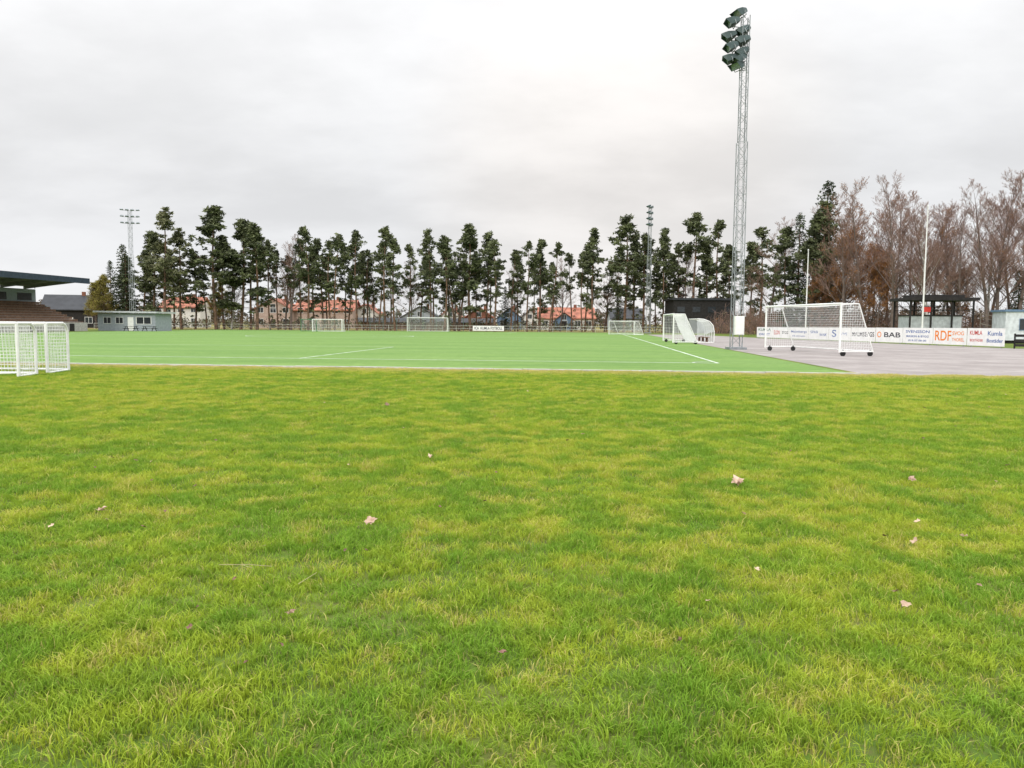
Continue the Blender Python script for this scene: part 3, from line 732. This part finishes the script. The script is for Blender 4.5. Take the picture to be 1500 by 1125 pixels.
belt=[(-66.0,21.8,6,141,1.25),(-63,18,6,146,1.2),(-70,15.5,2,150,1.3),(-60.5,15,8,150,1.2),(-68,17.5,5,147,1.2),(-64.5,15,2,151,1.3),(-58.5,12.5,3,156),(-73,14,8,152,1.3),
 (-57.0,22,5,146,1.35),(-51.4,21.7,5,149,1.3),(-48.6,20.0,8,145,1.35),(-54.9,17.5,8,149,1.2),(-49.9,17.5,2,151,1.3),(-39,18.5,0,146),(-36.0,17.5,2,150),(-34.0,17.0,7,145),
 (-30.0,19.3,9,148),(-27.5,16.0,9,152),(-24.4,18.7,1,147),(-22.4,17.5,4,145),(-19.4,16.0,0,151),
 (-15.2,19.2,2,148),(-13.2,17.0,1,144),(-11.2,17.2,10,151),(-7.6,19.6,5,147),(-5.2,18.9,2,149),(-3.2,17.5,7,145),(-.6,16.0,4,150),(2.6,17.4,9,147),(5.4,17,0,150),(7.0,16.6,10,146),
 (11.2,14.6,3,152),(13.4,15.4,1,149),(15.2,19.0,8,147,.95),(19.6,16.6,9,151),(21.6,21.9,2,147),(25.0,19.0,7,149),(28.4,18.6,8,146),(31.2,17.2,3,152),(34.8,21.7,7,148),(38.8,20.1,0,146),(41.0,16.5,4,150),(43.6,15.0,3,154),(47.0,19.0,9,142),(49.5,14,4,150),
 (-42.5,14,1,156),(-26,14.0,4,157),(-17.5,14.0,2,158),(-9.8,14.5,3,157),(4,14,1,158),(17.6,13.5,2,157),(27,14.5,4,158),(37,15,2,156),
 (-37.6,16,8,153),(-32.0,15.5,2,154),(-22.9,15,0,155),(-14.6,15.2,4,155),(-6.8,16,7,155),(1,15,2,154),(7.6,14.0,0,156),(-44.8,15.5,0,151),(-53.5,14,1,153),(23.6,17,0,155),(30,15.5,2,156),(33.0,16.5,1,150),(40,15,4,155),(-34.8,14.5,4,158),(-28.6,15.6,7,156),
 (-40.4,17,2,150),(-25.4,17,10,151),(-12.0,16,8,154),(-4.2,17,0,153),(22.6,18.6,8,152),(26.4,17.4,2,153),(36.4,17.5,8,152),(5.0,15.8,8,153),(14.2,16.2,2,153),(-46.6,17.0,1,152),
 (-31,17,10,150),(-9.4,17.6,10,150),(29.4,17,10,151),(42.4,16.5,7,151),(-35.2,16.5,9,147),(45.2,15.5,8,150)]
for t in belt:
    x,h,k,y=t[:4]; wf=t[4] if len(t)>4 else R.uniform(.85,1.25)
    h*=R.uniform(.95,1.04); xx=x*y/148+R.uniform(-.4,.4)*(abs(x)<48); s=h/18
    place(pines[k],'pine_tree',xx,y,s*wf,s,lean=.03)
for (x,y,h,k) in ((-76,152,16.5,0),(-80,155,13.5,1),(-72.5,156,15,1),(-74.5,150,14.5,0),(46.0,115,22.8,0),(43.2,118,18.5,1),(49,121,17,0),(-1.5,156,9,1),(20.5,150,9,0),(65,100,9,0),(68,101,8,1)):
    place(spr[k],'spruce_tree',x,y,h/16*1.15,h/16)
place(pines[5],'pine_tree',41.5,119,.95,.9); place(pines[2],'pine_tree',45,112,1.1,1.05); place(pines[8],'pine_tree',43.6,113,1.0,.95)
for (x,y,h,k) in ((-42.5,149,18.5,0),(-44.5,152,16,1),(-11.5,156,15,2),(0.5,158,14,0),(9.6,156,14,1),(18.6,157,13,2),(-20.5,157,14,2),(33.4,155,17,0),(-29,158,13,0),(49,128,20,1),(41,125,18,2),(-55,152,14,3),
   (44.0,104,18.2,1),(46.5,103,20.0,4),(49.0,100,20,1),(51.5,104,20.0,2),(54.0,101,18.5,0),(52.5,98,16,3),(56.5,104,17.0,1),(58.6,103,16.8,4),(60.5,99,19.5,0),(62.5,100,20.4,1),(64.5,99,20.8,4),(67.0,98,20.6,0),(70,97,20,3),(73,100,20,1),(47.5,112,17,2),(57.5,112,17,0),(63,112,18.5,1),(50.5,111,18,3),(77,99,21,0),(81,102,20,2),
   (55.5,108,17,2),(60.0,109,18,3),(53,110,19,4),(66.5,108,20,0),(70,109,20,2),(45.5,109,18,0),(58,100,16,1),(63.4,104,18.5,3)):
    place(bare[k],'bare_tree',x,y,h/19*1.05,h/19)
for (x,y,h) in ((46.5,108,14),(49,106,12),(66,92,12.5),(69,93,11),(44,112,9),(62,108,9),(48,102,10)): place(bareo,'orange_leaved_tree',x,y,h/12)
for (x,y,h) in ((-78.5,149,9.5),(-81,151,8.5),(-60.5,160,9)): place(barey,'yellow_leaved_birch',x,y,h/10*1.2,h/10)

# undergrowth behind the track (one object)
B=MB(); rr=random.Random(5)
for i in range(1500):
    x=rr.uniform(30,84); y=rr.uniform(101,112) if x>42 else rr.uniform(122,140)
    if x<42: x=x*1.15
    h=rr.uniform(1.2,4.2)*(1.25 if rr.random()<.2 else 1)
    p=Vector((x,y,0)); 
    q=p+Vector((rr.gauss(0,.4),rr.gauss(0,.4),h)); B.tube(p,q,.03,.01,3,0,False)
    for _ in range(6):
        s=p.lerp(q,rr.uniform(.2,1)); B.tube(s,s+Vector((rr.gauss(0,.6),rr.gauss(0,.6),rr.uniform(.2,1.0))),.015,.008,3,0,False)
    if rr.random()<.6: clump(B,p.lerp(q,rr.uniform(.3,.9)),.7,14,rr,1 if rr.random()<.8 else 2,.8,.22)
B.obj('undergrowth_thicket',[M_twig,M_hedge,M_orange])
# distant forest band
B=MB(); rr=random.Random(6)
for i in range(520):
    x=rr.uniform(-420,420); y=rr.uniform(300,400); h=rr.uniform(5,9)
    if abs(x)>150: h*=1.3
    B.tube((x,y,0),(x,y,h*.8),.2,.1,4,0,False)
    for k in range(5):
        clump(B,Vector((x+rr.gauss(0,1.2),y,h*(.25+.16*k))),2.0*(1.2-.16*k),22,rr,1,.9,1.0)
B.obj('distant_forest',[M_bark,M_hedge])
B=MB()
for i in range(520):
    x=rr.uniform(-92,60); y=rr.uniform(163,182); clump(B,Vector((x,y,rr.uniform(.4,1.5)*(1.6 if rr.random()<.15 else 1))),rr.uniform(.8,1.4),26,rr,0 if rr.random()<.6 else 1,.8,.4)
B.obj('garden_shrubs',[M_hedge,M_pine2])

# ------------------------------------------------------------------ sky and light
w=bpy.data.worlds.new('World'); scene.world=w; w.use_nodes=True; g=NT(w.node_tree); bg=w.node_tree.nodes['Background']
SE,SR=math.radians(28),math.radians(200)
sky=g.n('ShaderNodeTexSky'); sky.sky_type='NISHITA'; sky.sun_disc=False; sky.sun_elevation=SE; sky.sun_rotation=SR
tc=g.n('ShaderNodeTexCoord'); sep=g.n('ShaderNodeSeparateXYZ'); g.l(tc.outputs['Generated'],sep.inputs[0])
z=g.math('MAXIMUM',sep.outputs[2],0.0); dz=g.math('ADD',z,.28)
cv=g.n('ShaderNodeCombineXYZ'); g.l(g.math('DIVIDE',sep.outputs[0],dz),cv.inputs[0]); g.l(g.math('MULTIPLY',g.math('DIVIDE',sep.outputs[1],dz),1.3),cv.inputs[1])
c1=g.noise(cv.outputs[0],.75,6,.5); c2=g.noise(cv.outputs[0],2.4,5,.55)
cl=g.math('ADD',g.math('MULTIPLY',c1,.65),g.math('MULTIPLY',c2,.35))
r=g.n('ShaderNodeValToRGB'); e_=r.color_ramp.elements; e_[0].position=0; e_[0].color=(.93,.935,.95,1); e_[1].position=1; e_[1].color=(3.3,3.35,3.45,1)
for p,c in ((.06,(.86,.865,.885)),(.16,(.84,.84,.85)),(.27,(.96,.96,.965)),(.40,(1.06,1.06,1.07)),(.7,(2.3,2.33,2.4))):
    q=e_.new(p); q.color=c4(c)
g.l(z,r.inputs['Fac'])
cm=g.ramp(cl,.38,.60,.90,1.07)
dt=g.n('ShaderNodeVectorMath'); dt.operation='DOT_PRODUCT'; g.l(tc.outputs['Generated'],dt.inputs[0]); dt.inputs[1].default_value=Vector((.13,.97,.19)).normalized()
warm=g.ramp(dt.outputs['Value'],.955,1.0,0,.8)
cc=g.n('ShaderNodeVectorMath'); cc.operation='SCALE'; g.l(r.outputs['Color'],cc.inputs[0]); g.l(g.math('MULTIPLY',cm,10.0),cc.inputs['Scale'])
wc=g.mix(warm,cc.outputs[0],(1.05,1.0,.95),'MULTIPLY')
col=g.mix(.04,wc,sky.outputs['Color'])
g.l(col,bg.inputs['Color']); bg.inputs['Strength'].default_value=.1
sl=bpy.data.lights.new('sun','SUN'); sl.energy=1.4; sl.angle=math.radians(14); sl.color=(1,.95,.87); so=bpy.data.objects.new('sun',sl); COL.objects.link(so)
d=Vector((math.sin(SR)*math.cos(SE),math.cos(SR)*math.cos(SE),math.sin(SE))); so.rotation_euler=d.to_track_quat('Z','Y').to_euler()

# ------------------------------------------------------------------ camera
cam=bpy.data.cameras.new('camera'); cam.sensor_width=36; cam.lens=27.2; cam.clip_end=6000; cam.clip_start=.05
co=bpy.data.objects.new('camera',cam); COL.objects.link(co)
co.matrix_world=Matrix.Translation((0,0,1.6))@Matrix.Rotation(math.radians(90-4.50),4,'X')@Matrix.Rotation(math.radians(.4),4,'Z')
scene.camera=co
scene.view_settings.view_transform='Standard'; scene.view_settings.look='None'; scene.view_settings.exposure=0
